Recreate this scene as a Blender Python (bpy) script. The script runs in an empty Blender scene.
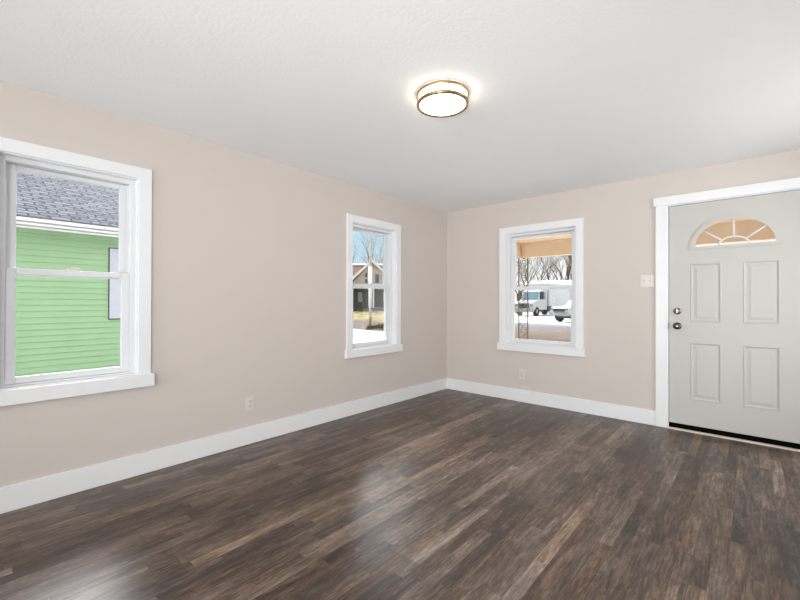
import bpy, bmesh, math, random
from mathutils import Vector, Matrix
random.seed(7)
S = bpy.context.scene
COL = S.collection
PI = math.pi

# ------------------------------------------------------------------ camera
cam = bpy.data.cameras.new('camera')
cam.sensor_width = 36.0
cam.lens = 395.87 / 800 * 36
cam.clip_start = 0.05
cam.clip_end = 400
camo = bpy.data.objects.new('camera', cam)
COL.objects.link(camo)
yaw, pit, roll = 0.72597, 0.00479, 0.00275
fw = Vector((-math.sin(yaw) * math.cos(pit), math.cos(yaw) * math.cos(pit), math.sin(pit)))
rt = Vector((math.cos(yaw), math.sin(yaw), 0))
up = rt.cross(fw)
r2 = rt * math.cos(roll) + up * math.sin(roll)
u2 = up * math.cos(roll) - rt * math.sin(roll)
camo.matrix_world = Matrix(((r2.x, u2.x, -fw.x, 3.1126), (r2.y, u2.y, -fw.y, -4.4677),
                            (r2.z, u2.z, -fw.z, 1.1764), (0, 0, 0, 1)))
S.camera = camo

# ------------------------------------------------------------------ view, world, fill lamps
S.view_settings.view_transform = 'Standard'
S.view_settings.look = 'None'
S.view_settings.gamma = 1
S.view_settings.use_curve_mapping = False
S.view_settings.exposure = 0.0

W = bpy.data.worlds.new('sky')
S.world = W
W.use_nodes = True
nt = W.node_tree
N, L = nt.nodes, nt.links
N.clear()
wo = N.new('ShaderNodeOutputWorld'); bg = N.new('ShaderNodeBackground')
tc = N.new('ShaderNodeTexCoord'); sep = N.new('ShaderNodeSeparateXYZ')
L.new(tc.outputs['Generated'], sep.inputs[0])
rp = N.new('ShaderNodeValToRGB')
rp.color_ramp.elements[0].position = 0.0; rp.color_ramp.elements[0].color = (0.84, 0.92, 1.0, 1)
rp.color_ramp.elements[1].position = 0.6; rp.color_ramp.elements[1].color = (0.34, 0.58, 0.95, 1)
e = rp.color_ramp.elements.new(0.12); e.color = (0.60, 0.82, 0.98, 1)
L.new(sep.outputs['Z'], rp.inputs[0])
nz = N.new('ShaderNodeTexNoise'); nz.inputs['Scale'].default_value = 3.2; nz.inputs['Detail'].default_value = 6
mp = N.new('ShaderNodeMapping'); mp.inputs['Scale'].default_value = (1, 1, 3.0); mp.inputs['Location'].default_value = (0.35, 0.2, 0.0)
L.new(tc.outputs['Generated'], mp.inputs[0]); L.new(mp.outputs[0], nz.inputs['Vector'])
# overcast towards +y, broken cloud towards -x
mx = N.new('ShaderNodeMath'); mx.operation = 'MULTIPLY_ADD'; mx.inputs[1].default_value = 1.1; mx.inputs[2].default_value = -0.47
L.new(sep.outputs['X'], mx.inputs[0])
ad = N.new('ShaderNodeMath'); ad.operation = 'ADD'
mx.inputs[2].default_value = 0.78
L.new(mx.outputs[0], ad.inputs[0]); L.new(nz.outputs['Fac'], ad.inputs[1])
cr = N.new('ShaderNodeMapRange'); cr.inputs['From Min'].default_value = 0.48; cr.inputs['From Max'].default_value = 0.80
L.new(ad.outputs[0], cr.inputs['Value'])
mixc = N.new('ShaderNodeMix'); mixc.data_type = 'RGBA'
L.new(cr.outputs[0], mixc.inputs['Factor']); L.new(rp.outputs[0], mixc.inputs['A']); mixc.inputs['B'].default_value = (1, 1, 1, 1)
wg = N.new('ShaderNodeMix'); wg.data_type = 'RGBA'; wg.inputs['B'].default_value = (0.98, 0.97, 1.0, 1)
L.new(mixc.outputs['Result'], wg.inputs['A']); L.new(wg.outputs['Result'], bg.inputs['Color'])
# the cloud deck is brighter higher up than at the horizon
st = N.new('ShaderNodeMapRange'); st.interpolation_type = 'SMOOTHSTEP'
st.inputs['From Min'].default_value = 0.17; st.inputs['From Max'].default_value = 0.40
st.inputs['To Min'].default_value = 1.05; st.inputs['To Max'].default_value = 1.9
L.new(sep.outputs['Z'], st.inputs['Value'])
# bright sky patch added to throw glare on the floor, left of the house
dt = N.new('ShaderNodeVectorMath'); dt.operation = 'DOT_PRODUCT'; dt.inputs[1].default_value = Vector((-0.69, 0.45, 0.57)).normalized()
L.new(tc.outputs['Generated'], dt.inputs[0])
gl = N.new('ShaderNodeMapRange'); gl.interpolation_type = 'SMOOTHSTEP'
gl.inputs['From Min'].default_value = 0.895; gl.inputs['From Max'].default_value = 1.0; gl.inputs['To Min'].default_value = 0.0; gl.inputs['To Max'].default_value = 50.0
L.new(dt.outputs['Value'], gl.inputs['Value'])
gw_ = N.new('ShaderNodeMapRange'); gw_.inputs['From Min'].default_value = 0.90; gw_.inputs['From Max'].default_value = 0.94
L.new(dt.outputs['Value'], gw_.inputs['Value']); L.new(gw_.outputs[0], wg.inputs['Factor'])
sa = N.new('ShaderNodeMath'); sa.operation = 'ADD'; L.new(st.outputs[0], sa.inputs[0]); L.new(gl.outputs[0], sa.inputs[1])
L.new(sa.outputs[0], bg.inputs['Strength'])
L.new(bg.outputs[0], wo.inputs[0])

def area(name, loc, look, sx, sy, power, color=(1, 1, 1)):
    a = bpy.data.lights.new(name, 'AREA'); a.shape = 'RECTANGLE'; a.size = sx; a.size_y = sy; a.energy = power; a.color = color
    o = bpy.data.objects.new(name, a); COL.objects.link(o); o.location = loc
    o.rotation_euler = (Vector(loc) - Vector(look)).to_track_quat('Z', 'Y').to_euler()
    return o
# added fill lamps outside the unseen rear and right windows, standing in for daylight
area('fill_rear_a', (1.15, -8.22, 1.40), (1.3, -3.0, 2.3), 1.05, 1.35, 108, (0.975, 0.988, 1.0))
area('fill_rear_b', (3.35, -8.22, 1.40), (3.2, -3.0, 2.3), 1.05, 1.35, 108, (0.975, 0.988, 1.0))
area('fill_right', (4.82, -1.20, 1.30), (0.3, -0.6, 2.8), 1.1, 1.3, 42, (0.975, 0.988, 1.0))
# added fill lamp low behind the camera, aimed at the far ceiling
ceil_fill = area('ceiling_fill', (3.4, -5.8, 0.6), (1.0, -0.8, 3.0), 0.8, 0.8, 41, (0.975, 0.988, 1.0))
ceil_fill.data.spread = math.radians(110)

# ------------------------------------------------------------------ helpers
def lin(c):
    return tuple((x / 255 / 12.92) if x / 255 <= 0.04045 else ((x / 255 + 0.055) / 1.055) ** 2.4 for x in c) + (1,)

def mat(name, rgb, rough=0.5, metal=0.0, vary=0.04, scale=6.0, bump=0.0, bscale=120.0, spec=0.5, emit=None, estr=0, detail=3):
    m = bpy.data.materials.new(name); m.use_nodes = True
    n, l = m.node_tree.nodes, m.node_tree.links
    b = n['Principled BSDF']
    b.inputs['Roughness'].default_value = rough; b.inputs['Metallic'].default_value = metal
    b.inputs['Specular IOR Level'].default_value = spec
    c = lin(rgb)
    t = n.new('ShaderNodeTexCoord')
    if vary:
        z = n.new('ShaderNodeTexNoise'); z.inputs['Scale'].default_value = scale; z.inputs['Detail'].default_value = detail
        l.new(t.outputs['Object'], z.inputs['Vector'])
        r = n.new('ShaderNodeValToRGB')
        r.color_ramp.elements[0].position = 0.3; r.color_ramp.elements[1].position = 0.7
        r.color_ramp.elements[0].color = tuple(x * (1 - vary) for x in c[:3]) + (1,)
        r.color_ramp.elements[1].color = tuple(min(1, x * (1 + vary)) for x in c[:3]) + (1,)
        l.new(z.outputs['Fac'], r.inputs[0]); l.new(r.outputs[0], b.inputs['Base Color'])
    else:
        b.inputs['Base Color'].default_value = c
    if bump:
        z = n.new('ShaderNodeTexNoise'); z.inputs['Scale'].default_value = bscale; z.inputs['Detail'].default_value = 2
        l.new(t.outputs['Object'], z.inputs['Vector'])
        bp = n.new('ShaderNodeBump'); bp.inputs['Strength'].default_value = bump; bp.inputs['Distance'].default_value = 0.004
        l.new(z.outputs['Fac'], bp.inputs['Height']); l.new(bp.outputs[0], b.inputs['Normal'])
    if emit:
        b.inputs['Emission Color'].default_value = lin(emit); b.inputs['Emission Strength'].default_value = estr
    return m

class MB:
    def __init__(s): s.v = []; s.f = []; s.mi = []; s.m = 0; s.sm = []; s.smooth = False
    def add(s, vs, fs):
        k = len(s.v); s.v += [tuple(x) for x in vs]
        for f in fs: s.f.append(tuple(k + i for i in f)); s.mi.append(s.m); s.sm.append(s.smooth)
        return s
    def box(s, x0, x1, y0, y1, z0, z1):
        return s.add([(x0, y0, z0), (x1, y0, z0), (x1, y1, z0), (x0, y1, z0), (x0, y0, z1), (x1, y0, z1), (x1, y1, z1), (x0, y1, z1)],
                     [(0, 3, 2, 1), (4, 5, 6, 7), (0, 1, 5, 4), (1, 2, 6, 5), (2, 3, 7, 6), (3, 0, 4, 7)])
    def tube(s, pts, rad, n=10, caps=True):
        pts = [Vector(p) for p in pts]
        if not hasattr(rad, '__len__'): rad = [rad] * len(pts)
        vs = []
        pa = None
        for i, p in enumerate(pts):
            d = (pts[min(i + 1, len(pts) - 1)] - pts[max(i - 1, 0)]).normalized()
            a = d.cross(Vector((0, 0, 1)))
            if a.length < 0.05: a = d.cross(Vector((0, 1, 0)))
            a.normalize()
            if pa is not None:
                a = pa - d * pa.dot(d)
                a.normalize()
            pa = a
            b = d.cross(a)
            for k in range(n):
                t = 2 * PI * k / n
                vs.append(p + (a * math.cos(t) + b * math.sin(t)) * rad[i])
        fs = []
        for i in range(len(pts) - 1):
            for k in range(n):
                fs.append((i * n + k, i * n + (k + 1) % n, (i + 1) * n + (k + 1) % n, (i + 1) * n + k))
        if caps:
            fs.append(tuple(range(n))[::-1]); fs.append(tuple((len(pts) - 1) * n + k for k in range(n)))
        o = s.smooth; s.smooth = n > 6; s.add(vs, fs); s.smooth = o
        return s
    def lathe(s, prof, n=48, ax=2, c=(0, 0, 0)):
        """prof: list of (r, h); spun about axis ax through c"""
        vs = []
        for r, h in prof:
            for k in range(n):
                t = 2 * PI * k / n
                q = (r * math.cos(t), r * math.sin(t), h)
                if ax == 1: q = (q[0], q[2], q[1])
                if ax == 0: q = (q[2], q[0], q[1])
                vs.append((q[0] + c[0], q[1] + c[1], q[2] + c[2]))
        fs = []
        for i in range(len(prof) - 1):
            for k in range(n):
                fs.append((i * n + k, i * n + (k + 1) % n, (i + 1) * n + (k + 1) % n, (i + 1) * n + k))
        o = s.smooth; s.smooth = True; s.add(vs, fs); s.smooth = o
        return s
    def prism(s, poly, a0, a1, ax=1):
        """poly of 2D points extruded along axis ax"""
        n = len(poly)
        def q(p, a):
            return (p[0], a, p[1]) if ax == 1 else ((a, p[0], p[1]) if ax == 0 else (p[0], p[1], a))
        return s.add([q(p, a0) for p in poly] + [q(p, a1) for p in poly],
                     [tuple(range(n)), tuple(range(2 * n - 1, n - 1, -1))] + [(i, i + n, (i + 1) % n + n, (i + 1) % n) for i in range(n)])
    def build(s, name, m, parent=None, bevel=0, loc=None):
        me = bpy.data.meshes.new(name); me.from_pydata(s.v, [], s.f); me.update()
        for i, p in enumerate(me.polygons): p.material_index = s.mi[i]; p.use_smooth = s.sm[i]
        for x in (m if isinstance(m, (list, tuple)) else [m]): me.materials.append(x)
        bm = bmesh.new(); bm.from_mesh(me)
        bmesh.ops.recalc_face_normals(bm, faces=bm.faces)
        bm.to_mesh(me); bm.free()
        o = bpy.data.objects.new(name, me); COL.objects.link(o)
        if parent: o.parent = parent
        if loc: o.location = loc
        if bevel:
            b = o.modifiers.new('bevel', 'BEVEL'); b.width = bevel; b.segments = 2; b.limit_method = 'ANGLE'
        return o

def tag(o, label=None, cat=None, group=None, kind=None):
    if label: o['label'] = label
    if cat: o['category'] = cat
    if group: o['group'] = group
    if kind: o['kind'] = kind
    return o
def empty(name, loc, rz=0):
    o = bpy.data.objects.new(name, None); COL.objects.link(o); o.location = loc; o.rotation_euler = (0, 0, rz); o.empty_display_size = 0.1
    return o
def plabel(o, t): o['label'] = t; return o

def holed(outer, holes, d):
    """flat shape in XZ with holes, thickness d along +Y; returns MB-ready verts/faces"""
    cu = bpy.data.curves.new('tmp', 'CURVE'); cu.dimensions = '2D'; cu.fill_mode = 'BOTH'; cu.extrude = d / 2
    for poly in [outer] + holes:
        sp = cu.splines.new('POLY'); sp.points.add(len(poly) - 1)
        for i, p in enumerate(poly): sp.points[i].co = (p[0], p[1], 0, 1)
        sp.use_cyclic_u = True
    o = bpy.data.objects.new('tmp', cu); COL.objects.link(o)
    dg = bpy.context.evaluated_depsgraph_get()
    me = bpy.data.meshes.new_from_object(o.evaluated_get(dg))
    vs = [(v.co.x, v.co.z + d / 2, v.co.y) for v in me.vertices]
    fs = [tuple(p.vertices) for p in me.polygons]
    bpy.data.objects.remove(o); bpy.data.curves.remove(cu); bpy.data.meshes.remove(me)
    return vs, fs

# ------------------------------------------------------------------ materials
M = {}
M['wall'] = mat('wall_paint', (209, 200, 194), 0.75, vary=0.012, scale=1.2, bump=0.10, bscale=160, spec=0.2)
M['ceiling'] = mat('ceiling_paint', (243, 243, 244), 0.85, vary=0.01, scale=2, bump=0.35, bscale=55, spec=0.15)
M['trim'] = mat('trim_paint', (236, 236, 238), 0.35, vary=0.01, spec=0.4)
M['vinyl'] = mat('white_vinyl', (226, 227, 230), 0.35, vary=0.01, spec=0.4)
M['door'] = mat('door_paint', (194, 191, 187), 0.45, vary=0.01, bump=0.05, bscale=90, spec=0.4)
M['plate'] = mat('plate_plastic', (219, 212, 206), 0.35, vary=0.0)
M['slot'] = mat('dark_slot', (95, 88, 82), 0.6, vary=0.0)
M['nickel'] = mat('brushed_nickel', (150, 143, 134), 0.28, metal=1, vary=0.05, scale=40)
M['knobmetal'] = mat('dark_satin_nickel', (104, 97, 88), 0.3, metal=1, vary=0.05, scale=40)
M['brass'] = mat('champagne_metal', (166, 143, 108), 0.3, metal=0.9, vary=0.04, scale=40)
M['rubber'] = mat('black_rubber', (3, 3, 3), 0.9, spec=0.1, vary=0.0)
M['thresh'] = mat('threshold_metal', (226, 214, 204), 0.4, vary=0.02)
M['siding'] = mat('green_vinyl_siding', (148, 182, 144), 0.5, vary=0.03, scale=3, spec=0.3)
M['white_ext'] = mat('white_aluminium', (215, 215, 218), 0.4, vary=0.02)
M['blind'] = mat('pale_blind', (186, 189, 203), 0.6, vary=0.03)
M['dark'] = mat('dark_edge', (52, 54, 52), 0.6, vary=0.05)
M['tan'] = mat('tan_porch_paint', (198, 174, 148), 0.7, vary=0.06, scale=4, spec=0.2)
M['iron'] = mat('wrought_iron', (96, 84, 70), 0.5, metal=0.3, vary=0.2, scale=20)
M['bark'] = mat('bare_bark', (76, 58, 43), 0.9, vary=0.35, scale=1.5, spec=0.1)
M['bark2'] = mat('grey_brown_bark', (92, 76, 62), 0.9, vary=0.3, scale=1.5, spec=0.1)
M['pole'] = mat('weathered_pole', (176, 170, 160), 0.85, vary=0.15, scale=3)
M['truck'] = mat('white_truck_paint', (172, 174, 177), 0.25, vary=0.01)
M['tyre'] = mat('tyre_rubber', (22, 22, 24), 0.8, vary=0.1)
M['hub'] = mat('wheel_steel', (170, 172, 174), 0.35, metal=0.6, vary=0.05)
M['chrome'] = mat('bumper_chrome', (150, 152, 156), 0.2, metal=0.8, vary=0.05)
M['wind'] = mat('windshield_glass', (96, 128, 140), 0.08, vary=0.1, scale=1)
M['brownroof'] = mat('brown_shingles', (124, 96, 86), 0.9, vary=0.14, scale=1.2)
M['palewall'] = mat('pale_clapboard', (168, 154, 148), 0.8, vary=0.10, scale=2)
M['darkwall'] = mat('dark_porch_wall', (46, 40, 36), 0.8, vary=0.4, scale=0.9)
M['concrete'] = mat('concrete', (216, 214, 211), 0.85, vary=0.06, scale=1.2)
M['metalbldg'] = mat('white_metal_panels', (186, 188, 190), 0.5, vary=0.02, scale=0.4)
M['black'] = mat('black_plastic', (24, 25, 27), 0.5, vary=0.1)

def glass_mat():
    m = bpy.data.materials.new('window_glass'); m.use_nodes = True
    n, l = m.node_tree.nodes, m.node_tree.links; n.clear()
    o = n.new('ShaderNodeOutputMaterial'); mx = n.new('ShaderNodeMixShader'); t = n.new('ShaderNodeBsdfTransparent'); g = n.new('ShaderNodeBsdfGlossy')
    t.inputs[0].default_value = (0.97, 0.985, 0.975, 1); g.inputs['Roughness'].default_value = 0.02
    f = n.new('ShaderNodeFresnel'); f.inputs[0].default_value = 1.35
    l.new(f.outputs[0], mx.inputs[0]); l.new(t.outputs[0], mx.inputs[1]); l.new(g.outputs[0], mx.inputs[2]); l.new(mx.outputs[0], o.inputs[0])
    return m
M['glass'] = glass_mat()

def floor_mat():
    m = bpy.data.materials.new('vinyl_plank_floor'); m.use_nodes = True
    n, l = m.node_tree.nodes, m.node_tree.links
    b = n['Principled BSDF']
    t = n.new('ShaderNodeTexCoord'); s = n.new('ShaderNodeSeparateXYZ'); l.new(t.outputs['Object'], s.inputs[0])
    def math_(op, a, b_=None, c=None):
        q = n.new('ShaderNodeMath'); q.operation = op
        for i, x in enumerate((a, b_, c)):
            if x is None: continue
            if isinstance(x, (int, float)): q.inputs[i].default_value = x
            else: l.new(x, q.inputs[i])
        return q.outputs[0]
    def white(a, b_=None, seed=0.0):
        c = n.new('ShaderNodeCombineXYZ'); l.new(a, c.inputs[0])
        if b_ is not None: l.new(b_, c.inputs[1])
        c.inputs[2].default_value = seed
        w = n.new('ShaderNodeTexWhiteNoise'); w.noise_dimensions = '3D'; l.new(c.outputs[0], w.inputs['Vector'])
        return w
    def cells(w, length, seed):
        u = math_('DIVIDE', s.outputs['X'], w); i = math_('FLOOR', u)
        off = white(i, seed=seed).outputs['Value']
        v = math_('ADD', math_('DIVIDE', s.outputs['Y'], length), math_('MULTIPLY', off, 7.31)); j = math_('FLOOR', v)
        return i, j, math_('FRACT', u), math_('FRACT', v)
    i1, j1, fu1, fv1 = cells(0.182, 1.22, 1.0)      # planks
    i2, j2, fu2, fv2 = cells(0.0607, 0.74, 5.0)      # strips printed on the planks
    r1 = white(i1, j1, 2.0).outputs['Value']; r2_ = white(i2, j2, 3.0).outputs['Value']; r3 = white(i2, j2, 9.0).outputs['Value']
    # grain: noise stretched along the plank, shifted per strip
    cb = n.new('ShaderNodeCombineXYZ'); l.new(s.outputs['X'], cb.inputs[0]); l.new(math_('MULTIPLY', s.outputs['Y'], 0.045), cb.inputs[1]); l.new(math_('MULTIPLY', r2_, 9.0), cb.inputs[2])
    g1 = n.new('ShaderNodeTexNoise'); g1.inputs['Scale'].default_value = 130; g1.inputs['Detail'].default_value = 9; g1.inputs['Roughness'].default_value = 0.75; l.new(cb.outputs[0], g1.inputs['Vector'])
    cb2 = n.new('ShaderNodeCombineXYZ'); l.new(s.outputs['X'], cb2.inputs[0]); l.new(math_('MULTIPLY', s.outputs['Y'], 0.16), cb2.inputs[1]); l.new(math_('MULTIPLY', r2_, 5.0), cb2.inputs[2])
    g2 = n.new('ShaderNodeTexNoise'); g2.inputs['Scale'].default_value = 16; g2.inputs['Detail'].default_value = 4; g2.inputs['Distortion'].default_value = 1.2; l.new(cb2.outputs[0], g2.inputs['Vector'])
    big = n.new('ShaderNodeTexNoise'); big.inputs['Scale'].default_value = 1.3; l.new(t.outputs['Object'], big.inputs['Vector'])
    cb3 = n.new('ShaderNodeCombineXYZ'); l.new(s.outputs['X'], cb3.inputs[0]); l.new(math_('MULTIPLY', s.outputs['Y'], 0.22), cb3.inputs[1]); l.new(math_('MULTIPLY', r3, 7.0), cb3.inputs[2])
    g3 = n.new('ShaderNodeTexNoise'); g3.inputs['Scale'].default_value = 75; g3.inputs['Detail'].default_value = 5; g3.inputs['Roughness'].default_value = 0.7; g3.inputs['Distortion'].default_value = 0.6; l.new(cb3.outputs[0], g3.inputs['Vector'])
    v = math_('MULTIPLY', r1, 0.20)
    v = math_('ADD', v, math_('MULTIPLY', math_('SUBTRACT', g3.outputs['Fac'], 0.5), 0.85))
    v = math_('ADD', v, math_('MULTIPLY', math_('POWER', r2_, 2.0), 0.34))
    v = math_('ADD', v, math_('MULTIPLY', math_('SUBTRACT', g1.outputs['Fac'], 0.5), 1.25))
    v = math_('ADD', v, math_('MULTIPLY', math_('SUBTRACT', g2.outputs['Fac'], 0.5), 0.85))
    v = math_('ADD', v, math_('MULTIPLY', math_('SUBTRACT', big.outputs['Fac'], 0.5), 0.35))
    v = math_('ADD', v, 0.19)
    cr = n.new('ShaderNodeValToRGB'); es = cr.color_ramp.elements
    es[0].position = 0.0; es[0].color = lin((34, 25, 20))
    es[1].position = 1.0; es[1].color = lin((172, 152, 136))
    for p, c in ((0.22, (60, 46, 38)), (0.42, (87, 71, 60)), (0.66, (120, 103, 90))):
        q = es.new(p); q.color = lin(c)
    l.new(v, cr.inputs[0])
    # some strips greyer, some warmer
    hs = n.new('ShaderNodeHueSaturation'); l.new(cr.outputs[0], hs.inputs['Color'])
    sat = n.new('ShaderNodeMapRange'); sat.inputs['To Min'].default_value = 0.85; sat.inputs['To Max'].default_value = 1.22; l.new(r3, sat.inputs['Value']); l.new(sat.outputs[0], hs.inputs['Saturation'])
    # seams between planks
    e1 = math_('MINIMUM', math_('MULTIPLY', math_('MINIMUM', fu1, math_('SUBTRACT', 1.0, fu1)), 0.182), math_('MULTIPLY', math_('MINIMUM', fv1, math_('SUBTRACT', 1.0, fv1)), 1.22))
    seam = math_('LESS_THAN', e1, 0.0011)
    mc = n.new('ShaderNodeMix'); mc.data_type = 'RGBA'; l.new(math_('MULTIPLY', seam, 0.6), mc.inputs['Factor']); l.new(hs.outputs[0], mc.inputs['A']); mc.inputs['B'].default_value = lin((30, 22, 18))
    l.new(mc.outputs['Result'], b.inputs['Base Color'])
    ro = n.new('ShaderNodeMapRange'); ro.inputs['To Min'].default_value = 0.28; ro.inputs['To Max'].default_value = 0.44; l.new(g1.outputs['Fac'], ro.inputs['Value']); l.new(ro.outputs[0], b.inputs['Roughness'])
    b.inputs['Specular IOR Level'].default_value = 0.5
    bp = n.new('ShaderNodeBump'); bp.inputs['Strength'].default_value = 0.10; bp.inputs['Distance'].default_value = 0.001
    l.new(math_('SUBTRACT', g1.outputs['Fac'], seam), bp.inputs['Height']); l.new(bp.outputs[0], b.inputs['Normal'])
    return m
M['floor'] = floor_mat()

def shingle_mat():
    m = bpy.data.materials.new('grey_shingles'); m.use_nodes = True
    n, l = m.node_tree.nodes, m.node_tree.links; b = n['Principled BSDF']; b.inputs['Roughness'].default_value = 0.9
    b.inputs['Specular IOR Level'].default_value = 0.15
    t = n.new('ShaderNodeTexCoord'); mp = n.new('ShaderNodeMapping'); mp.inputs['Rotation'].default_value = (0, 0, PI / 2); l.new(t.outputs['Object'], mp.inputs[0])
    br = n.new('ShaderNodeTexBrick'); br.inputs['Scale'].default_value = 1.0; br.inputs['Brick Width'].default_value = 0.26; br.inputs['Row Height'].default_value = 0.13
    br.inputs['Mortar Size'].default_value = 0.016; br.inputs['Mortar Smooth'].default_value = 0.2
    br.inputs['Color1'].default_value = lin((112, 114, 124)); br.inputs['Color2'].default_value = lin((82, 84, 96)); br.inputs['Mortar'].default_value = lin((38, 40, 50))
    l.new(mp.outputs[0], br.inputs['Vector'])
    vo = n.new('ShaderNodeTexVoronoi'); vo.inputs['Scale'].default_value = 6.5; l.new(t.outputs['Object'], vo.inputs['Vector'])
    lt = n.new('ShaderNodeMath'); lt.operation = 'LESS_THAN'; lt.inputs[1].default_value = 0.24; l.new(vo.outputs['Distance'], lt.inputs[0])
    mu = n.new('ShaderNodeMath'); mu.operation = 'MULTIPLY'; mu.inputs[1].default_value = 0.8; l.new(lt.outputs[0], mu.inputs[0])
    mx = n.new('ShaderNodeMix'); mx.data_type = 'RGBA'; l.new(mu.outputs[0], mx.inputs['Factor']); l.new(br.outputs['Color'], mx.inputs['A']); mx.inputs['B'].default_value = lin((30, 32, 42))
    l.new(mx.outputs['Result'], b.inputs['Base Color'])
    return m
M['shingle'] = shingle_mat()

def ground_mat():
    m = bpy.data.materials.new('winter_ground'); m.use_nodes = True
    n, l = m.node_tree.nodes, m.node_tree.links; b = n['Principled BSDF']; b.inputs['Roughness'].default_value = 0.95; b.inputs['Specular IOR Level'].default_value = 0.1
    t = n.new('ShaderNodeTexCoord'); s = n.new('ShaderNodeSeparateXYZ'); l.new(t.outputs['Object'], s.inputs[0])
    nz = n.new('ShaderNodeTexNoise'); nz.inputs['Scale'].default_value = 0.35; nz.inputs['Detail'].default_value = 6; l.new(t.outputs['Object'], nz.inputs['Vector'])
    q = n.new('ShaderNodeMath'); q.operation = 'MULTIPLY_ADD'; q.inputs[1].default_value = 7.0; l.new(nz.outputs['Fac'], q.inputs[0]); l.new(s.outputs['Y'], q.inputs[2])
    d = n.new('ShaderNodeMath'); d.operation = 'DIVIDE'; d.inputs[1].default_value = 70.0; l.new(q.outputs[0], d.inputs[0])
    cr = n.new('ShaderNodeValToRGB'); es = cr.color_ramp.elements
    # distance bands along the view from the front of the house (y + 3.5)/70
    es[0].position = 0.0; es[0].color = lin((176, 174, 170))
    es[1].position = 1.0; es[1].color = lin((186, 184, 182))
    for p, c in ((0.09, (176, 174, 170)), (0.10, (215, 213, 212)), (0.215, (215, 213, 212)), (0.225, (74, 62, 53)), (0.33, (102, 88, 76)), (0.36, (92, 92, 97)), (0.42, (112, 111, 115)), (0.45, (204, 202, 200))):
        k = es.new(p); k.color = lin(c)
    l.new(d.outputs[0], cr.inputs[0])
    # dead grass on the lots to the left
    z2 = n.new('ShaderNodeTexNoise'); z2.inputs['Scale'].default_value = 1.1; z2.inputs['Detail'].default_value = 5; l.new(t.outputs['Object'], z2.inputs['Vector'])
    cg = n.new('ShaderNodeValToRGB'); cg.color_ramp.elements[0].position = 0.35; cg.color_ramp.elements[0].color = lin((104, 100, 56)); cg.color_ramp.elements[1].position = 0.65; cg.color_ramp.elements[1].color = lin((156, 140, 92)); l.new(z2.outputs['Fac'], cg.inputs[0])
    mx1 = n.new('ShaderNodeMapRange'); lm = n.new('ShaderNodeMath'); lm.operation = 'MULTIPLY_ADD'; lm.inputs[1].default_value = 0.75; l.new(s.outputs['Y'], lm.inputs[0]); l.new(s.outputs['X'], lm.inputs[2])
    mx1.inputs['From Min'].default_value = 1.0; mx1.inputs['From Max'].default_value = -1.0; l.new(lm.outputs[0], mx1.inputs['Value'])
    my1 = n.new('ShaderNodeMapRange'); my1.inputs['From Min'].default_value = 19.0; my1.inputs['From Max'].default_value = 21.0; l.new(q.outputs[0], my1.inputs['Value'])
    mm = n.new('ShaderNodeMath'); mm.operation = 'MULTIPLY'; l.new(mx1.outputs[0], mm.inputs[0]); l.new(my1.outputs[0], mm.inputs[1])
    mx = n.new('ShaderNodeMix'); mx.data_type = 'RGBA'; l.new(mm.outputs[0], mx.inputs['Factor']); l.new(cr.outputs[0], mx.inputs['A']); l.new(cg.outputs[0], mx.inputs['B'])
    z3 = n.new('ShaderNodeTexNoise'); z3.inputs['Scale'].default_value = 1.7; z3.inputs['Detail'].default_value = 8; l.new(t.outputs['Object'], z3.inputs['Vector'])
    c3 = n.new('ShaderNodeValToRGB'); c3.color_ramp.elements[0].position = 0.38; c3.color_ramp.elements[0].color = (0.55, 0.52, 0.50, 1); c3.color_ramp.elements[1].position = 0.62; c3.color_ramp.elements[1].color = (1, 1, 1, 1); l.new(z3.outputs['Fac'], c3.inputs[0])
    mu = n.new('ShaderNodeMix'); mu.data_type = 'RGBA'; mu.blend_type = 'MULTIPLY'; mu.inputs['Factor'].default_value = 0.8; l.new(mx.outputs['Result'], mu.inputs['A']); l.new(c3.outputs[0], mu.inputs['B'])
    l.new(mu.outputs['Result'], b.inputs['Base Color'])
    return m
M['ground'] = ground_mat()

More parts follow.
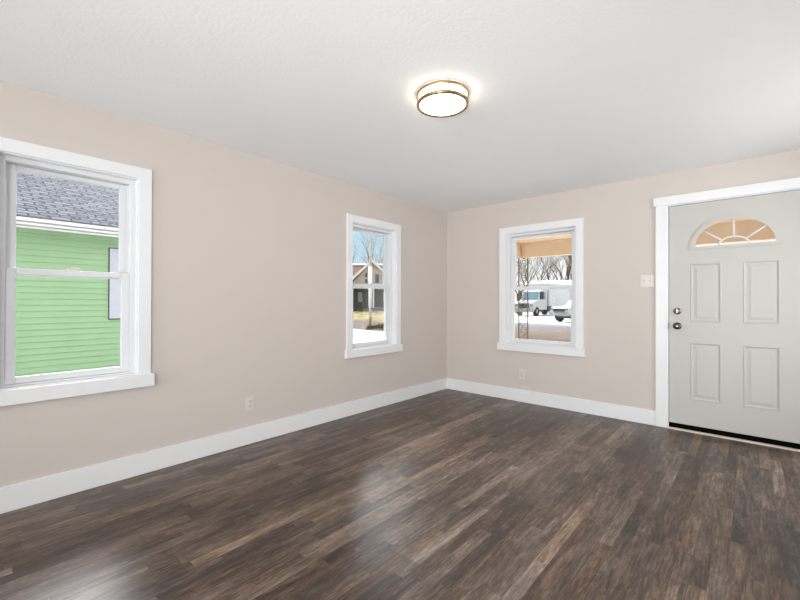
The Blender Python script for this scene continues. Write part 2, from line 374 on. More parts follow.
# ------------------------------------------------------------------ room shell
RX, RY, H, T = 4.6, -8.0, 2.40, 0.18
def wall(name, a0, a1, holes, plane, out, axis):
    """wall in plane `plane`, spanning a0..a1 along the other axis, thickness towards `out`; holes = (a, b, z0, z1)"""
    As = sorted({a0, a1} | {h[0] for h in holes} | {h[1] for h in holes}); Zs = sorted({0.0, H} | {h[2] for h in holes} | {h[3] for h in holes})
    def solid(i, j):
        if i < 0 or j < 0 or i >= len(As) - 1 or j >= len(Zs) - 1: return False
        a = (As[i] + As[i + 1]) / 2; z = (Zs[j] + Zs[j + 1]) / 2
        return not any(h[0] < a < h[1] and h[2] < z < h[3] for h in holes)
    bm = bmesh.new(); V = {}
    def vert(i, j, k):
        if (i, j, k) not in V:
            p = plane + (out * T if k else 0)
            V[i, j, k] = bm.verts.new((p, As[i], Zs[j]) if axis == 'y' else (As[i], p, Zs[j]))
        return V[i, j, k]
    for i in range(len(As) - 1):
        for j in range(len(Zs) - 1):
            if not solid(i, j): continue
            for k in (0, 1): bm.faces.new([vert(i, j, k), vert(i + 1, j, k), vert(i + 1, j + 1, k), vert(i, j + 1, k)])
            if not solid(i - 1, j): bm.faces.new([vert(i, j, 0), vert(i, j, 1), vert(i, j + 1, 1), vert(i, j + 1, 0)])
            if not solid(i + 1, j): bm.faces.new([vert(i + 1, j, 0), vert(i + 1, j, 1), vert(i + 1, j + 1, 1), vert(i + 1, j + 1, 0)])
            if not solid(i, j - 1): bm.faces.new([vert(i, j, 0), vert(i, j, 1), vert(i + 1, j, 1), vert(i + 1, j, 0)])
            if not solid(i, j + 1): bm.faces.new([vert(i, j + 1, 0), vert(i, j + 1, 1), vert(i + 1, j + 1, 1), vert(i + 1, j + 1, 0)])
    bmesh.ops.recalc_face_normals(bm, faces=bm.faces)
    me = bpy.data.meshes.new(name); bm.to_mesh(me); bm.free(); me.materials.append(M['wall'])
    o = bpy.data.objects.new(name, me); COL.objects.link(o); o['kind'] = 'structure'
    return o
Z0, Z1 = 0.68, 2.008           # window opening
WIN = {1: (-3.975, 0.82), 2: (-1.380, 0.83), 3: (1.282, 0.976), 4: (1.15, 1.2), 5: (3.35, 1.2), 6: (-1.20, 1.3)}   # centre along the wall, outer casing width
CW = 0.075
def hole(k): c, w = WIN[k]; return (c - w / 2 + CW, c + w / 2 - CW, Z0, Z1)
wall('wall_left', RY - T, T, [hole(1), hole(2)], 0.0, -1, 'y')
DX0, DX1 = 2.512, 3.468
wall('wall_far', 0.0, RX, [hole(3), (DX0, DX1, 0.0, 2.095)], 0.0, 1, 'x')
wall('wall_right', RY - T, T, [hole(6)], RX, 1, 'y')
wall('wall_rear', 0.0, RX, [hole(4), hole(5)], RY, -1, 'x')
tag(MB().box(-T, RX + T, RY - T, T, -0.12, 0.0).build('floor', M['floor']), kind='structure')
tag(MB().box(-T, RX + T, RY - T, T, H, H + 0.15).build('ceiling', M['ceiling']), kind='structure')
tag(MB().box(0, 0.015, RY, 0, 0, 0.142).build('baseboard_left', M['trim'], bevel=0.002), kind='structure')
tag(MB().box(0.015, 2.428, -0.015, 0, 0, 0.142).build('baseboard_far', M['trim'], bevel=0.002), kind='structure')
tag(MB().box(3.552, RX, -0.015, 0, 0, 0.142).build('baseboard_far_corner', M['trim'], bevel=0.002), kind='structure')
tag(MB().box(RX - 0.015, RX, RY, -0.015, 0, 0.142).build('baseboard_right', M['trim'], bevel=0.002), kind='structure')
tag(MB().box(0.015, RX - 0.015, RY, RY + 0.015, 0, 0.142).build('baseboard_rear', M['trim'], bevel=0.002), kind='structure')

# ------------------------------------------------------------------ windows
def window(k, loc, rz):
    c, w = WIN[k]; h = w / 2; i = h - CW
    r = empty('window_%d' % k, loc, rz); r['kind'] = 'structure'
    z = -loc[2]
    def P(mb, name, m, par=None, bevel=0.0015):
        mb.v = [(x, y, q + z) for x, y, q in mb.v]
        return mb.build(name, m, par or r, bevel)
    P(MB().box(-h, -i, -0.018, 0, Z0, Z1), 'side_casing', M['trim'])
    P(MB().box(i, h, -0.018, 0, Z0, Z1), 'side_casing', M['trim'])
    P(MB().box(-h, h, -0.019, 0, Z1, Z1 + CW), 'head_casing', M['trim'])
    P(MB().box(-h - 0.02, h + 0.02, -0.034, 0, Z0 - 0.085, Z0), 'window_sill', M['trim'], bevel=0.004)
    # jamb lining
    j = MB(); t = 0.006
    j.box(-i, -i + t, 0, 0.17, Z0, Z1); j.box(i - t, i, 0, 0.17, Z0, Z1); j.box(-i + t, i - t, 0, 0.17, Z1 - t, Z1); j.box(-i + t, i - t, 0, 0.17, Z0, Z0 + t)
    P(j, 'jamb', M['trim'], bevel=0)
    a = i - t
    f = MB()
    fw_ = 0.026
    f.box(-a, -a + fw_, 0.045, 0.16, Z0 + t, Z1 - t); f.box(a - fw_, a, 0.045, 0.16, Z0 + t, Z1 - t)
    f.box(-a + fw_, a - fw_, 0.045, 0.16, Z1 - 0.034, Z1 - t); f.box(-a + fw_, a - fw_, 0.045, 0.16, Z0 + t, Z0 + 0.016)
    # sash stops in the channel
    f.box(-a + fw_, -a + fw_ + 0.008, 0.095, 0.102, 1.37, Z1 - 0.034); f.box(a - fw_ - 0.008, a - fw_, 0.095, 0.102, 1.37, Z1 - 0.034)
    P(f, 'window_frame', M['vinyl'])
    b = a - fw_
    # upper sash (outer track)
    us = MB(); sw = 0.050
    us.box(-b, -b + sw, 0.104, 0.132, 1.325, 1.972); us.box(b - sw, b, 0.104, 0.132, 1.325, 1.972)
    us.box(-b + sw, b - sw, 0.104, 0.132, 1.942, 1.972); us.box(-b + sw, b - sw, 0.104, 0.132, 1.325, 1.360)
    u = P(us, 'upper_sash', M['vinyl'], bevel=0.003)
    g = MB(); g.box(-b + sw - 0.004, b - sw + 0.004, 0.116, 0.120, 1.356, 1.946); P(g, 'glass_pane', M['glass'], u, 0)
    ls = MB(); sw = 0.046
    ls.box(-b, -b + sw, 0.062, 0.092, Z0 + 0.017, 1.367); ls.box(b - sw, b, 0.062, 0.092, Z0 + 0.017, 1.367)
    ls.box(-b + sw, b - sw, 0.062, 0.092, Z0 + 0.017, 0.735); ls.box(-b + sw, b - sw, 0.060, 0.092, 1.330, 1.367)
    lo = P(ls, 'lower_sash', M['vinyl'], bevel=0.003)
    g = MB(); g.box(-b + sw - 0.004, b - sw + 0.004, 0.075, 0.079, 0.731, 1.334); P(g, 'glass_pane', M['glass'], lo, 0)
    lk = MB(); lk.box(-0.032, 0.032, 0.064, 0.090, 1.367, 1.374); lk.tube([(-0.004, 0.077, 1.374), (-0.004, 0.077, 1.384)], 0.009, 12)
    lk.tube([(-0.004, 0.077, 1.381), (0.02, 0.070, 1.383), (0.036, 0.066, 1.381)], [0.004, 0.004, 0.003], 8)
    P(lk, 'sash_lock', M['plate'], lo, 0)
    return r
window(1, (0, WIN[1][0], Z0), PI / 2)
window(2, (0, WIN[2][0], Z0), PI / 2)
window(3, (WIN[3][0], 0, Z0), 0)
window(4, (WIN[4][0], RY, Z0), PI)  # unseen rear windows, added to let the fill lamps in
window(5, (WIN[5][0], RY, Z0), PI)
window(6, (RX, WIN[6][0], Z0), -PI / 2)  # unseen right-wall window, added for its fill lamp

# ------------------------------------------------------------------ front door
D = empty('door_1', (2.99, 0, 0)); D['kind'] = 'structure'
cx = 2.99
def bx(x0, x1, y0, y1, z0, z1): return MB().box(x0 - cx, x1 - cx, y0, y1, z0, z1)
bx(2.428, 2.520, -0.018, 0, 0, 2.092).build('side_casing', M['trim'], D, 0.002)
bx(3.460, 3.552, -0.018, 0, 0, 2.092).build('side_casing', M['trim'], D, 0.002)
bx(2.411, 3.569, -0.026, 0, 2.092, 2.174).build('head_casing', M['trim'], D, 0.002)
j = bx(2.514, 2.528, 0, T, 0.012, 2.092); j.box(3.452 - cx, 3.466 - cx, 0, T, 0.012, 2.092); j.box(2.528 - cx, 3.452 - cx, 0, T, 2.084, 2.093)
j.build('jamb', M['trim'], D)
st_ = bx(2.528, 2.54, 0.052, 0.066, 0.05, 2.084); st_.box(3.440 - cx, 3.452 - cx, 0.052, 0.066, 0.05, 2.084); st_.box(2.54 - cx, 3.44 - cx, 0.052, 0.066, 2.07, 2.084)
plabel(st_.build('weather_strip', M['dark'], D), 'dark weather strip around the door')
plabel(bx(2.514, 3.466, -0.030, T + 0.02, 0.0, 0.012).build('threshold', M['thresh'], D, 0.003), 'pale metal threshold strip')
plabel(bx(2.531, 3.449, 0.004, 0.046, 0.0125, 0.056).build('door_sweep', M['rubber'], D), 'black rubber sweep under the door')
# leaf with openings for four moulded panels and the fanlight
fcx, fz, fa, fb = 2.998 - cx, 1.684, 0.271, 0.230
def arc(a, b, n=40): return [(fcx + a * math.cos(PI * k / n), fz + b * math.sin(PI * k / n)) for k in range(n + 1)]
panels = [(2.693, 2.916, 1.000, 1.533), (3.059, 3.290, 1.000, 1.533), (2.693, 2.916, 0.290, 0.815), (3.059, 3.290, 0.290, 0.815)]
rects = [[(a - cx, z0), (b - cx, z0), (b - cx, z1), (a - cx, z1)] for a, b, z0, z1 in panels]
vs, fs = holed([(2.533 - cx, 0.052), (3.447 - cx, 0.052), (3.447 - cx, 2.080), (2.533 - cx, 2.080)], rects + [arc(fa, fb)], 0.042)
leaf = MB().add([(x, y + 0.006, z) for x, y, z in vs], fs).build('door_leaf', M['door'], D)
for a, b, z0, z1 in panels:
    p = MB(); vv = []
    prof = [(0, 0.006), (0.007, 0.0025), (0.014, 0.006), (0.019, 0.011), (0.032, 0.011), (0.052, 0.0065)]
    for ins, y in prof:
        vv += [(a - cx + ins, y, z0 + ins), (b - cx - ins, y, z0 + ins), (b - cx - ins, y, z1 - ins), (a - cx + ins, y, z1 - ins)]
    n_ = len(prof)
    ff = [(4 * q + k, 4 * q + (k + 1) % 4, 4 * q + 4 + (k + 1) % 4, 4 * q + 4 + k) for q in range(n_ - 1) for k in range(4)]
    ff.append(tuple(4 * (n_ - 1) + k for k in range(4)))
    vv += [(x, 0.046, z) for x, y, z in vv[:4]]
    m0 = 4 * n_
    ff += [(k, (k + 1) % 4, m0 + (k + 1) % 4, m0 + k) for k in range(4)] + [(m0, m0 + 1, m0 + 2, m0 + 3)]
    p.add(vv, ff).build('moulded_panel', M['door'], leaf)
# fanlight: arched frame, sunburst bars, glass
fr = MB()
oa, ob = fa + 0.032, fb + 0.026
out = [(fcx + oa * math.cos(PI * k / 40), fz + ob * math.sin(PI * k / 40)) for k in range(41)]
out = [(fcx + oa + 0.006, fz - 0.024)] + out + [(fcx - oa - 0.006, fz - 0.024)]
vs, fs = holed(out, [arc(fa - 0.006, fb - 0.006)], 0.012)
fr.add([(x, y - 0.007, z) for x, y, z in vs], fs)
fan = fr.build('fanlight_frame', M['door'], leaf, 0.003)
hub_a, hub_b = 0.100, 0.068
gb = MB()
gb.tube([(fcx + hub_a * math.cos(PI * k / 24), 0.010, fz + hub_b * math.sin(PI * k / 24)) for k in range(25)], 0.0075, 8)
for t in (38, 90, 142):
    c_, s_ = math.cos(math.radians(t)), math.sin(math.radians(t))
    gb.tube([(fcx + hub_a * c_, 0.010, fz + hub_b * s_), (fcx + (fa - 0.004) * c_, 0.010, fz + (fb - 0.004) * s_)], 0.0075, 8)
gb.build('fanlight_bars', M['vinyl'], fan)
MB().prism(arc(fa + 0.001, fb + 0.001), 0.022, 0.026).build('glass_pane', M['glass'], fan)
# hardware
kn = MB().lathe([(0.0, 0.006), (0.033, 0.006), (0.033, -0.001), (0.029, -0.005), (0.014, -0.006), (0.012, -0.028), (0.020, -0.034), (0.028, -0.044), (0.029, -0.052), (0.024, -0.062), (0.012, -0.066), (0.0, -0.066)], 32, 1, (2.597 - cx, 0, 0.960))
plabel(kn.build('door_knob', M['knobmetal'], leaf), 'round satin nickel door knob')
db = MB().lathe([(0.0, 0.006), (0.031, 0.006), (0.031, -0.002), (0.027, -0.009), (0.0, -0.010)], 32, 1, (2.597 - cx, 0, 1.098))
db.box(2.597 - cx - 0.005, 2.597 - cx + 0.005, -0.026, -0.009, 1.080, 1.116)
plabel(db.build('deadbolt', M['nickel'], leaf), 'satin nickel deadbolt with thumb turn')
plabel(bx(2.5275, 2.533, 0.006, 0.04, 0.93, 0.985).build('latch', M['dark'], leaf), 'dark latch edge beside the knob')

# ------------------------------------------------------------------ ceiling light
CLX, CLY = 1.758, -2.570
cl = tag(empty('ceiling_light', (CLX, CLY, H)), 'round flush-mount ceiling light with two champagne metal rings and a lit white drum shade', 'light')
MB().lathe([(0.0, 0.0), (0.130, 0.0), (0.130, -0.008), (0.0, -0.008)], 64).build('ceiling_pan', M['trim'], cl)
M['lamp'] = mat('lit_diffuser', (255, 252, 244), 0.4, vary=0, emit=(255, 244, 222), estr=8.0)
MB().lathe([(0.0, -0.010), (0.131, -0.010), (0.133, -0.064), (0.128, -0.071), (0.07, -0.075), (0.0, -0.076)], 64).build('drum_shade', M['lamp'], cl)
def ring(z0, z1, ri, ro):
    return MB().lathe([(ri, z0), (ro, z0), (ro + 0.001, (z0 + z1) / 2), (ro, z1), (ri, z1), (ri, z0)], 72)
ring(-0.005, -0.019, 0.142, 0.152).build('metal_ring', M['brass'], cl)
ring(-0.057, -0.072, 0.136, 0.151).build('metal_ring', M['brass'], cl)
for k in range(3):
    a = math.radians(80 + 120 * k)
    p = (0.147 * math.cos(a), 0.147 * math.sin(a))
    MB().tube([(p[0], p[1], -0.0), (p[0], p[1], -0.060)], 0.0025, 8).build('support_rod', M['brass'], cl)

# ------------------------------------------------------------------ outlets and switch
def outlet(loc, rz, label):
    r = tag(empty('wall_outlet', loc, rz), label, 'outlet', 'duplex wall outlets')
    MB().box(-0.036, 0.036, -0.006, 0, -0.058, 0.058).build('cover_plate', M['plate'], r, 0.002)
    for s in (-1, 1):
        f = MB().prism([(0.0165 * math.cos(t) * 1.0, 0.0145 * math.sin(t) + s * 0.020) for t in [2 * PI * k / 20 for k in range(20)]], -0.0085, -0.006).build('receptacle', M['plate'], r)
        q = MB()
        q.box(-0.008, -0.005, -0.0092, -0.0084, s * 0.020 - 0.001, s * 0.020 + 0.008); q.box(0.005, 0.008, -0.0092, -0.0084, s * 0.020 - 0.001, s * 0.020 + 0.008)
        q.tube([(0, -0.0084, s * 0.020 - 0.007), (0, -0.0092, s * 0.020 - 0.007)], 0.0028, 10)
        plabel(q.build('slots', M['slot'], f), 'dark outlet slots')
    MB().tube([(0, -0.006, 0), (0, -0.0075, 0)], 0.003, 12).build('screw', M['nickel'], r)
outlet((0, -2.836, 0.330), PI / 2, 'small ivory duplex outlet low on the long wall between the two windows')
outlet((1.083, 0, 0.322), 0, 'small ivory duplex outlet low on the wall under the window beside the door')
sw = tag(empty('light_switch', (2.356, 0, 1.385)), 'white double toggle light switch plate on the wall left of the door', 'light switch')
MB().box(-0.057, 0.057, -0.006, 0, -0.058, 0.058).build('cover_plate', M['plate'], sw, 0.002)
for s in (-1, 1):
    MB().prism([(-0.006, -0.010), (-0.017, 0.010), (-0.006, 0.006)], s * 0.023 - 0.005, s * 0.023 + 0.005, 0).build('toggle', M['plate'], sw)
    for z in (-0.03, 0.03): MB().tube([(s * 0.023, -0.006, z), (s * 0.023, -0.0072, z)], 0.003, 10).build('screw', M['plate'], sw)

# ------------------------------------------------------------------ ground outside
GZ = -0.55
def gh(x, y):
    dx, dy = x - 3.11, y + 4.47
    d = math.hypot(dx, dy)
    t = min(1, max(0, (d - 24) / 17)); t = t * t * (3 - 2 * t)
    ang = math.degrees(math.atan2(dy, -dx))      # 0 = -x, 90 = +y
    a = min(1, max(0, (60 - ang) / 8))
    return GZ + 0.72 * t * a
def grid_ground():
    xs = [-90 + 2.0 * i for i in range(86)]; ys = [-30 + 2.0 * i for i in range(76)]
    vs = [(x, y, gh(x, y)) for y in ys for x in xs]; n = len(xs)
    fs = [(j * n + i, j * n + i + 1, (j + 1) * n + i + 1, (j + 1) * n + i) for j in range(len(ys) - 1) for i in range(n - 1)]
    mb = MB(); mb.smooth = True; mb.add(vs, fs)
    return mb.build('ground', M['ground'])
tag(grid_ground(), kind='structure')

# foundation of this house, under the room
tag(MB().box(-T, RX + T, RY - T, T, GZ, -0.12).build('foundation', M['concrete']), kind='structure')

# ------------------------------------------------------------------ front porch
PX0, PX1, PY0, PY1 = -0.10, 5.2, T, 2.30
tag(MB().box(PX0 - 0.1, PX1, PY0, PY1 + 0.1, GZ, -0.14).build('porch_deck', M['concrete']), kind='structure')
pr = empty('porch_roof', (PX0, PY0, 2.1)); pr['kind'] = 'structure'
def pb(x0, x1, y0, y1, z0, z1): return MB().box(x0 - PX0, x1 - PX0, y0 - PY0, y1 - PY0, z0 - 2.1, z1 - 2.1)
c_ = pb(PX0 - 0.15, PX1, PY0, PY1 + 0.35, 2.235, 2.30)
c_.build('porch_ceiling', M['tan'], pr)
b_ = pb(PX0, PX1, PY1, PY1 + 0.10, 1.975, 2.235); b_.box(0.0, PX1 - PX0, PY1 - PY0 - 0.02, PY1 - PY0, 2.19 - 2.1, 2.235 - 2.1)
b_.build('porch_beam', M['tan'], pr)
pb(PX0 - 0.0, PX0 + 0.12, PY0, PY1 - 0.02, 1.975, 2.235).build('porch_side_beam', M['tan'], pr)
pb(PX0 - 0.15, PX1, PY0, PY1 + 0.35, 2.30, 2.42).build('porch_shingles', M['brownroof'], pr)
# wrought iron post
def iron_post(x, y):
    r = tag(empty('porch_post', (x, y, -0.14)), 'ornamental wrought iron porch post with scrollwork, seen through the window beside the door', 'porch post')
    zt = 1.975 + 0.14
    for s in (-1, 1): MB().box(s * 0.085 - 0.009, s * 0.085 + 0.009, -0.009, 0.009, 0, zt).build('upright_bar', M['iron'], r)
    q = MB(); z = 0.10; side = 1
    while z < zt - 0.15:
        c = 0.075
        pts = []
        for k in range(26):
            t = k / 25
            a = PI * 0.5 + side * (t * 3.3 * PI)
            rad = 0.070 * (1 - 0.72 * t)
            pts.append((rad * math.cos(a) * 1.0 + side * 0.004, 0, z + c + rad * math.sin(a)))
        q.tube(pts, 0.006, 6)
        pts = [(side * 0.078 * math.cos(t), 0, z + c + 0.075 * math.sin(t)) for t in [-PI / 2 + PI * k / 12 for k in range(13)]]
        q.tube(pts, 0.006, 6)
        z += 0.155; side = -side
    q.build('scrollwork', M['iron'], r)
iron_post(0.035, PY1 + 0.05)

# ------------------------------------------------------------------ green neighbour house
HX, HY0, HY1 = -5.60, -11.0, 1.4
gh_ = tag(empty('neighbor_house', (HX, -5, GZ)), 'neighbouring house with pale green horizontal siding and grey shingle roof outside the large left window', 'house')
hz = lambda z: z - GZ
q = MB(); z = GZ + 0.25; prof = [(0.0, hz(GZ + 0.25))]
poly = []
while z < 2.42:
    poly += [(0.016, hz(z)), (0.013, hz(z) + 0.004), (0.002, hz(z) + 0.100)]
    z += 0.1005
vs = []; fs = []
for x, zz in poly: vs += [(x, HY0 + 5, zz), (x, HY1 + 5, zz)]
for k in range(len(poly) - 1): fs.append((2 * k, 2 * k + 1, 2 * k + 3, 2 * k + 2))
q.add(vs, fs)
q.box(-8.0, -0.001, HY0 + 5, HY1 + 5, hz(GZ + 0.25), hz(2.42))
q.build('siding_wall', M['siding'], gh_)
MB().box(-7.98, 0.0, HY0 + 5.02, HY1 + 4.98, 0, 0.25).build('foundation', M['concrete'], gh_)
pl = [(0.35, hz(2.46)), (-4.0, hz(4.64)), (-8.35, hz(2.46)), (-8.35, hz(2.42)), (-8.0, hz(2.42)), (-4.0, hz(4.40)), (0.0, hz(2.42)), (0.35, hz(2.36))]
rf = MB()
rl = math.hypot(4.35, 2.18); an = math.atan2(2.18, 4.35)
roof = MB().box(-rl, 0.02, 0, HY1 - HY0 + 0.5, 0, 0.035).build('shingle_roof', M['shingle'], gh_)
roof.location = (0.36, HY0 + 4.75, hz(2.455)); roof.rotation_euler = (0, an, 0)
ro2 = MB().box(0, rl, 0, HY1 - HY0 + 0.5, 0, 0.035).build('shingle_roof', M['shingle'], gh_)
ro2.location = (-4.0 + 0.01, HY0 + 4.75, hz(4.63)); ro2.rotation_euler = (0, 0, 0)
ro2.rotation_euler = (0, PI - an, 0); ro2.location = (-4.0, HY0 + 4.75, hz(4.66)); ro2.location = (-8.35, HY0 + 4.75, hz(2.455))
ro2.rotation_euler = (0, -an, 0)
for y in (HY0 + 5.0, HY1 + 4.9): MB().prism([(0, hz(2.42)), (-4, hz(4.38)), (-8, hz(2.42))], y, y + 0.1).build('gable_wall', M['siding'], gh_)
MB().box(0.0, 0.30, HY0 + 4.8, HY1 + 5.2, hz(2.36), hz(2.375)).build('soffit', M['white_ext'], gh_)
gt = MB()
gt.prism([(0.29, hz(2.305)), (0.345, hz(2.305)), (0.345, hz(2.333)), (0.31, hz(2.336)), (0.31, hz(2.346)), (0.385, hz(2.348)), (0.392, hz(2.385)), (0.345, hz(2.390)), (0.345, hz(2.402)), (0.405, hz(2.405)), (0.405, hz(2.46)), (0.29, hz(2.46))], HY0 + 4.8, HY1 + 5.2)
gt.build('gutter', M['white_ext'], gh_)
MB().box(0.005, 0.035, HY0 + 5, HY1 + 5, hz(2.27), hz(2.36)).build('frieze_board', M['siding'], gh_)
wy0, wy1, wz0, wz1 = -2.60 + 5, -1.70 + 5, hz(0.86), hz(2.13)
fr = MB(); fr.box(0.0, 0.022, wy0 - 0.015, wy1 + 0.015, wz0 - 0.02, wz1 + 0.015)
wn = plabel(fr.build('house_window', M['dark'], gh_), 'dark edged window with a pale closed blind')
MB().box(0.022, 0.036, wy0, wy1, wz0, wz1).build('blind', M['blind'], wn)

# ------------------------------------------------------------------ gabled house across the street
A0 = Vector((3.11, -4.47, 0))
def along(px, d):        # world x,y at pixel column px and depth d along the view axis
    k = (px - 400) / 395.87
    return A0.x + (-0.664 + 0.748 * k) * d, A0.y + (0.748 + 0.664 * k) * d
hx, hy = along(372, 43)
g0 = gh(hx, hy)
bh = tag(empty('gabled_house', (hx, hy, g0), math.radians(41.6)), 'old gabled house with brown roof and dark open porch across the street', 'house')
# local x right, -y towards this room
B = bh
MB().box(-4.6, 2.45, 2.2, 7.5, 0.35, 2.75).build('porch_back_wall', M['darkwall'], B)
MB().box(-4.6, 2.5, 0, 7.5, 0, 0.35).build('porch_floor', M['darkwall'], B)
lt = MB(); lt.box(-4.6, 2.6, 0.02, 0.22, 2.65, 2.95); lt.build('porch_beam', M['white_ext'], B)
gw = MB(); gw.prism([(-2.35, 2.9), (2.35, 2.9), (0.0, 5.35)], 0.1, 0.3)
gw.build('gable_wall', M['palewall'], B)
for s in (-1, 1):
    MB().prism([(0, 5.62), (0, 5.30), (s * 2.75, 2.75), (s * 2.85, 3.0)], -0.25, 0.1).build('rake_board', M['white_ext'], B)
    MB().prism([(0, 5.62), (0, 5.50), (s * 2.75, 2.85), (s * 2.8, 2.98)], 0.1, 5.0).build('roof_slope', M['brownroof'], B)
# main roof running to the left, ridge level with the gable
MB().prism([(1.0, 2.95), (4.6, 5.45), (8.2, 2.95)], -7.5, 3.2, 0).build('main_roof', M['brownroof'], B)
MB().prism([(4.35, 5.40), (4.6, 5.62), (4.85, 5.40)], -7.5, 3.2, 0).build('ridge_cap', M['white_ext'], B)
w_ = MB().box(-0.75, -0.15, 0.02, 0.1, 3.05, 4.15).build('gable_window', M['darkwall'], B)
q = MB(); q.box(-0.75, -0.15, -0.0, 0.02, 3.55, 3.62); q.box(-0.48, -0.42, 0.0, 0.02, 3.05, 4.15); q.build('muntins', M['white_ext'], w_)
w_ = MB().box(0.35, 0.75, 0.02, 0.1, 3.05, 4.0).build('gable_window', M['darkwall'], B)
for x in (-4.4, -2.2, 0.15, 2.3):
    MB().box(x - 0.08, x + 0.08, 0.05, 0.2, 0.35, 2.65).build('porch_column', M['iron'] if x < 0 else M['white_ext'], B)
for x, w, c in ((-1.75, 0.5, 'palewall'), (1.1, 0.55, 'siding')):
    MB().box(x, x + w, 2.12, 2.2, 1.0, 2.1).build('porch_window', M[c], B)
# a further roof at its right
hx2, hy2 = along(388, 62)
b2 = tag(empty('distant_house', (hx2, hy2, 0.17), math.radians(41.6)), 'distant grey house with blue roof edge right of the gabled house', 'house')
MB().box(-1.6, 5, 0, 7, -0.5, 3.4).build('wall', M['white_ext'], b2)
MB().prism([(-2.2, 3.2), (1.7, 7.2), (5.6, 3.2)], -0.3, 7.3).build('roof', mat('slate_blue_roof', (92, 100, 122), 0.8), b2)

# utility pole in the verge
ux, uy = along(370.3, 26)
up_ = tag(empty('utility_pole', (ux, uy, gh(ux, uy))), 'tall weathered utility pole at the street edge seen in the narrow window', 'pole')
MB().tube([(0, 0, -0.1), (0, 0, 4.0), (0.02, 0, 9.0)], [0.095, 0.08, 0.055], 14).build('shaft', M['pole'], up_)
plabel(MB().tube([(0, 0, 1.3), (0, 0, 4.0)], 0.12, 14).build('conduit_sleeve', M['white_ext'], up_), 'white sleeve around the lower pole')
MB().box(-0.9, 0.9, -0.05, 0.05, 8.2, 8.32).build('crossarm', M['pole'], up_)

# ------------------------------------------------------------------ bare trees
def tree_mb(seed, h, r0, spread, depth=5, multi=1):
    rnd = random.Random(seed); mb = MB()
    def br(p, d, r, ln, k):
        pts = [p]; rs = [r]; q = Vector(p); dd = Vector(d)
        for i in range(3):
            dd = (dd + Vector((rnd.uniform(-1, 1), rnd.uniform(-1, 1), rnd.uniform(-0.3, 0.7))) * 0.13).normalized()
            q = q + dd * ln / 3; pts.append(q.copy()); rs.append(r * (1 - 0.12 * (i + 1)))
        mb.tube(pts, rs, 7 if k > 3 else (5 if k > 1 else 3), caps=False)
        if k == 0: return
        n = rnd.choice((2, 3, 3)) if k > 1 else 3
        for i in range(n):
            a = rnd.uniform(0, 2 * PI); t = rnd.uniform(0.25, 0.75) * spread
            ax = Vector((math.cos(a), math.sin(a), 0))
            nd = (dd * math.cos(t) + ax * math.sin(t) + Vector((0, 0, 0.15))).normalized()
            st_i = rnd.choice((2, 3, 3))
            br(pts[st_i], nd, rs[st_i] * rnd.uniform(0.55, 0.78), ln * rnd.uniform(0.6, 0.85), k - 1)
    for m_ in range(multi):
        a = rnd.uniform(0, 2 * PI); t = 0.0 if multi == 1 else rnd.uniform(0.15, 0.45)
        br(Vector((math.cos(a) * 0.1, math.sin(a) * 0.1, -0.1)) if multi > 1 else Vector((0, 0, -0.1)), Vector((math.cos(a) * math.sin(t), math.sin(a) * math.sin(t), math.cos(t))), r0, h * 0.30, depth)
    return mb
TL = [  # px, depth, seed, height, radius, multi, bark, label
    (517, 64, 3, 11, 0.20, 4, 'bark', 'tangled bare tree at the left edge behind the iron post'),
    (531, 86, 11, 16, 0.22, 3, 'bark2', 'forked bare tree above the white truck cab'),
    (545, 96, 5, 18, 0.20, 2, 'bark2', 'slender distant bare tree in the gap above the building roof'),
    (556, 88, 8, 16, 0.26, 4, 'bark', 'many-stemmed bare tree right of the middle of the window beside the door'),
    (567, 84, 21, 17, 0.28, 4, 'bark', 'thick bare tree at the right edge of the window beside the door'),
    (364, 66, 14, 13, 0.22, 3, 'bark', 'leafless tree top behind the gabled house roof'),
    (379, 70, 17, 15, 0.24, 3, 'bark', 'leafless tree rising right of the utility pole'),
]
for px, d, sd, hh, rr, mu, bk, lb in TL:
    x, y = along(px, d)
    o = tree_mb(sd, hh, rr, 1.0, 6, mu).build('bare_tree', M[bk])
    o.location = (x, y, gh(x, y)); tag(o, lb, 'tree', 'bare winter trees')

# ------------------------------------------------------------------ white building, box truck, pickup
bx_, by_ = along(551, 66)
wb = tag(empty('metal_building', (bx_, by_, GZ), math.radians(18)), 'long low white metal building behind the box truck', 'building')
MB().box(-4.0, 12, 0, 8, 0, 4.6).build('panel_wall', M['metalbldg'], wb)
MB().prism([(-0.4, 4.6), (4.0, 5.6), (8.4, 4.6)], -4.4, 12.4, 0).build('low_roof', M['metalbldg'], wb)
MB().box(0.2, 1.2, -0.06, 0.0, 4.15, 4.35).build('roof_vent', M['black'], wb)

def wheel(par, x, y, r, w):
    t = MB().lathe([(r * 0.55, -w / 2), (r * 0.95, -w / 2), (r, -w / 3), (r, w / 3), (r * 0.95, w / 2), (r * 0.55, w / 2), (r * 0.55, -w / 2)], 28, 1, (0, 0, 0)).build('wheel', M['tyre'], par)
    t.location = (x, y, r)
    MB().lathe([(0, -w * 0.42), (r * 0.3, -w * 0.42), (r * 0.55, -w * 0.3), (r * 0.55, w * 0.3), (r * 0.3, w * 0.42), (0, w * 0.42)], 24, 1, (0, 0, 0)).build('rim', M['hub'], t)
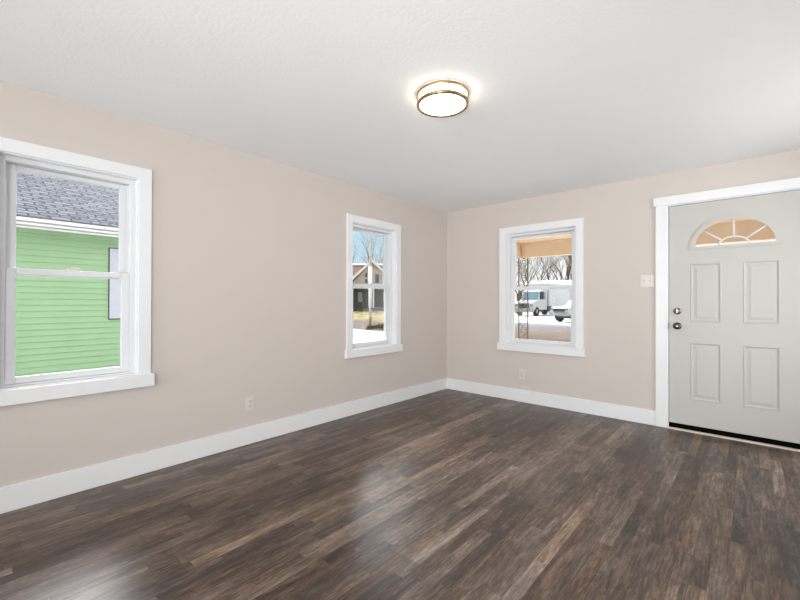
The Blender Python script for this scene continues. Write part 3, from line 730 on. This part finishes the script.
# box truck: front towards local -x, width along y
tx, ty = along(531, 51)
tr = tag(empty('box_truck', (tx, ty, GZ), math.radians(88)), 'white box truck parked facing the house, seen through the window beside the door', 'truck')
cabp = [(-1.55, 0.62), (-1.62, 1.25), (-1.45, 1.48), (-0.35, 1.68), (0.25, 2.62), (0.45, 2.75), (1.75, 2.75), (1.75, 0.62)]
MB().prism(cabp, -1.02, 1.02).build('cab', M['truck'], tr, 0.05)
q = MB(); q.add([(-0.28, -0.88, 1.74), (-0.28, 0.88, 1.74), (0.24, 0.80, 2.56), (0.24, -0.80, 2.56), (-0.34, -0.88, 1.76), (-0.34, 0.88, 1.76), (0.18, 0.80, 2.58), (0.18, -0.80, 2.58)],
                [(0, 1, 2, 3), (4, 5, 6, 7), (0, 1, 5, 4), (1, 2, 6, 5), (2, 3, 7, 6), (3, 0, 4, 7)]); q.build('windshield', M['wind'], tr)
for s in (-1, 1):
    MB().prism([(0.05, 1.75), (0.5, 2.52), (1.3, 2.52), (1.3, 1.75)], s * 1.02, s * 1.045).build('side_window', M['wind'], tr)
    MB().box(-0.15, 0.0, s * 1.05, s * 1.42, 1.75, 2.55).build('mirror', M['black'], tr)
    MB().box(-1.66, -1.60, s * 0.68, s * 0.98, 1.0, 1.25).build('headlight', M['wind'], tr)
    wheel(tr, -0.75, s * 0.92, 0.48, 0.28); wheel(tr, 5.6, s * 0.95, 0.48, 0.4)
MB().box(-1.68, -1.60, -0.55, 0.55, 0.85, 1.30).build('grille', M['black'], tr)
MB().box(-1.80, -1.55, -1.08, 1.08, 0.42, 0.72).build('bumper', M['chrome'], tr)
MB().box(-1.2, 7.4, -0.5, 0.5, 0.45, 0.75).build('chassis', M['black'], tr)
MB().box(1.95, 7.6, -1.2, 1.2, 1.0, 3.55).build('cargo_box', M['metalbldg'], tr, 0.04)
MB().box(1.8, 4.6, -1.05, 1.05, 0.55, 0.98).build('side_skirt', M['black'], tr)

tr.scale = (1.2, 1.2, 1.2)

# pickup: front towards local -x
px_, py_ = along(585, 35.5)
pk = tag(empty('pickup_truck', (px_, py_, GZ), math.radians(62)), 'white pickup truck cut off by the right edge of the window beside the door', 'truck')
bodyp = [(-2.55, 0.55), (-2.62, 0.95), (-2.5, 1.16), (-1.25, 1.28), (-0.55, 1.82), (-0.3, 1.90), (0.9, 1.90), (1.15, 1.75), (1.3, 1.30), (2.75, 1.30), (2.8, 0.6)]
bod = []
MB().prism(bodyp[:1] + [(-2.62, 0.95), (-2.5, 1.16), (-1.25, 1.28), (1.3, 1.30), (2.75, 1.30), (2.8, 0.6)], -0.98, 0.98).build('body', M['truck'], pk, 0.05)
MB().prism([(-1.25, 1.27), (-0.55, 1.84), (-0.3, 1.92), (0.9, 1.92), (1.15, 1.75), (1.3, 1.29)], -0.84, 0.84).build('cab', M['truck'], pk, 0.04)
MB().add([(-1.22, -0.78, 1.32), (-1.22, 0.78, 1.32), (-0.60, 0.70, 1.83), (-0.60, -0.70, 1.83), (-1.18, -0.78, 1.28), (-1.18, 0.78, 1.28), (-0.56, 0.70, 1.79), (-0.56, -0.70, 1.79)],
         [(0, 1, 2, 3), (4, 5, 6, 7), (0, 1, 5, 4), (1, 2, 6, 5), (2, 3, 7, 6), (3, 0, 4, 7)]).build('windshield', M['wind'], pk)
for s in (-1, 1):
    MB().prism([(-0.95, 1.36), (-0.48, 1.76), (0.8, 1.78), (1.05, 1.36)], s * 0.84, s * 0.86).build('side_window', M['wind'], pk)
    wheel(pk, -1.75, s * 0.86, 0.40, 0.26); wheel(pk, 1.75, s * 0.86, 0.40, 0.26)
    MB().box(-2.64, -2.56, s * 0.66, s * 0.92, 0.92, 1.10).build('headlight', M['chrome'], pk)
MB().box(-2.66, -2.58, -0.6, 0.6, 0.82, 1.06).build('grille', M['black'], pk)
MB().box(-2.74, -2.55, -0.98, 0.98, 0.50, 0.72).build('bumper', M['chrome'], pk)
MB().box(-2.3, 2.5, -0.8, 0.8, 0.30, 0.56).build('underbody', M['black'], pk)
pk.scale = (1.12, 1.12, 1.12)

# fallen branches raked together at the street edge
bpx, bpy_ = along(379, 24.5)
rb = random.Random(4); bp_ = MB()
for k in range(18):
    a = rb.uniform(-0.5, 0.5); x = rb.uniform(-0.9, 0.9); ln = rb.uniform(0.5, 1.3)
    z0 = rb.uniform(0.02, 0.25)
    bp_.tube([(x, rb.uniform(-0.3, 0.3), z0), (x + ln * 0.5 * math.cos(a), rb.uniform(-0.2, 0.2), z0 + 0.08), (x + ln * math.cos(a), rb.uniform(-0.3, 0.3), z0 + rb.uniform(0, 0.4))], [0.05, 0.04, 0.02], 5)
o = bp_.build('brush_pile', M['bark']); o.location = (bpx, bpy_, gh(bpx, bpy_)); o.rotation_euler = (0, 0, math.radians(41.6))
tag(o, 'low pile of brown fallen branches at the street edge below the utility pole', 'branches', kind='stuff')
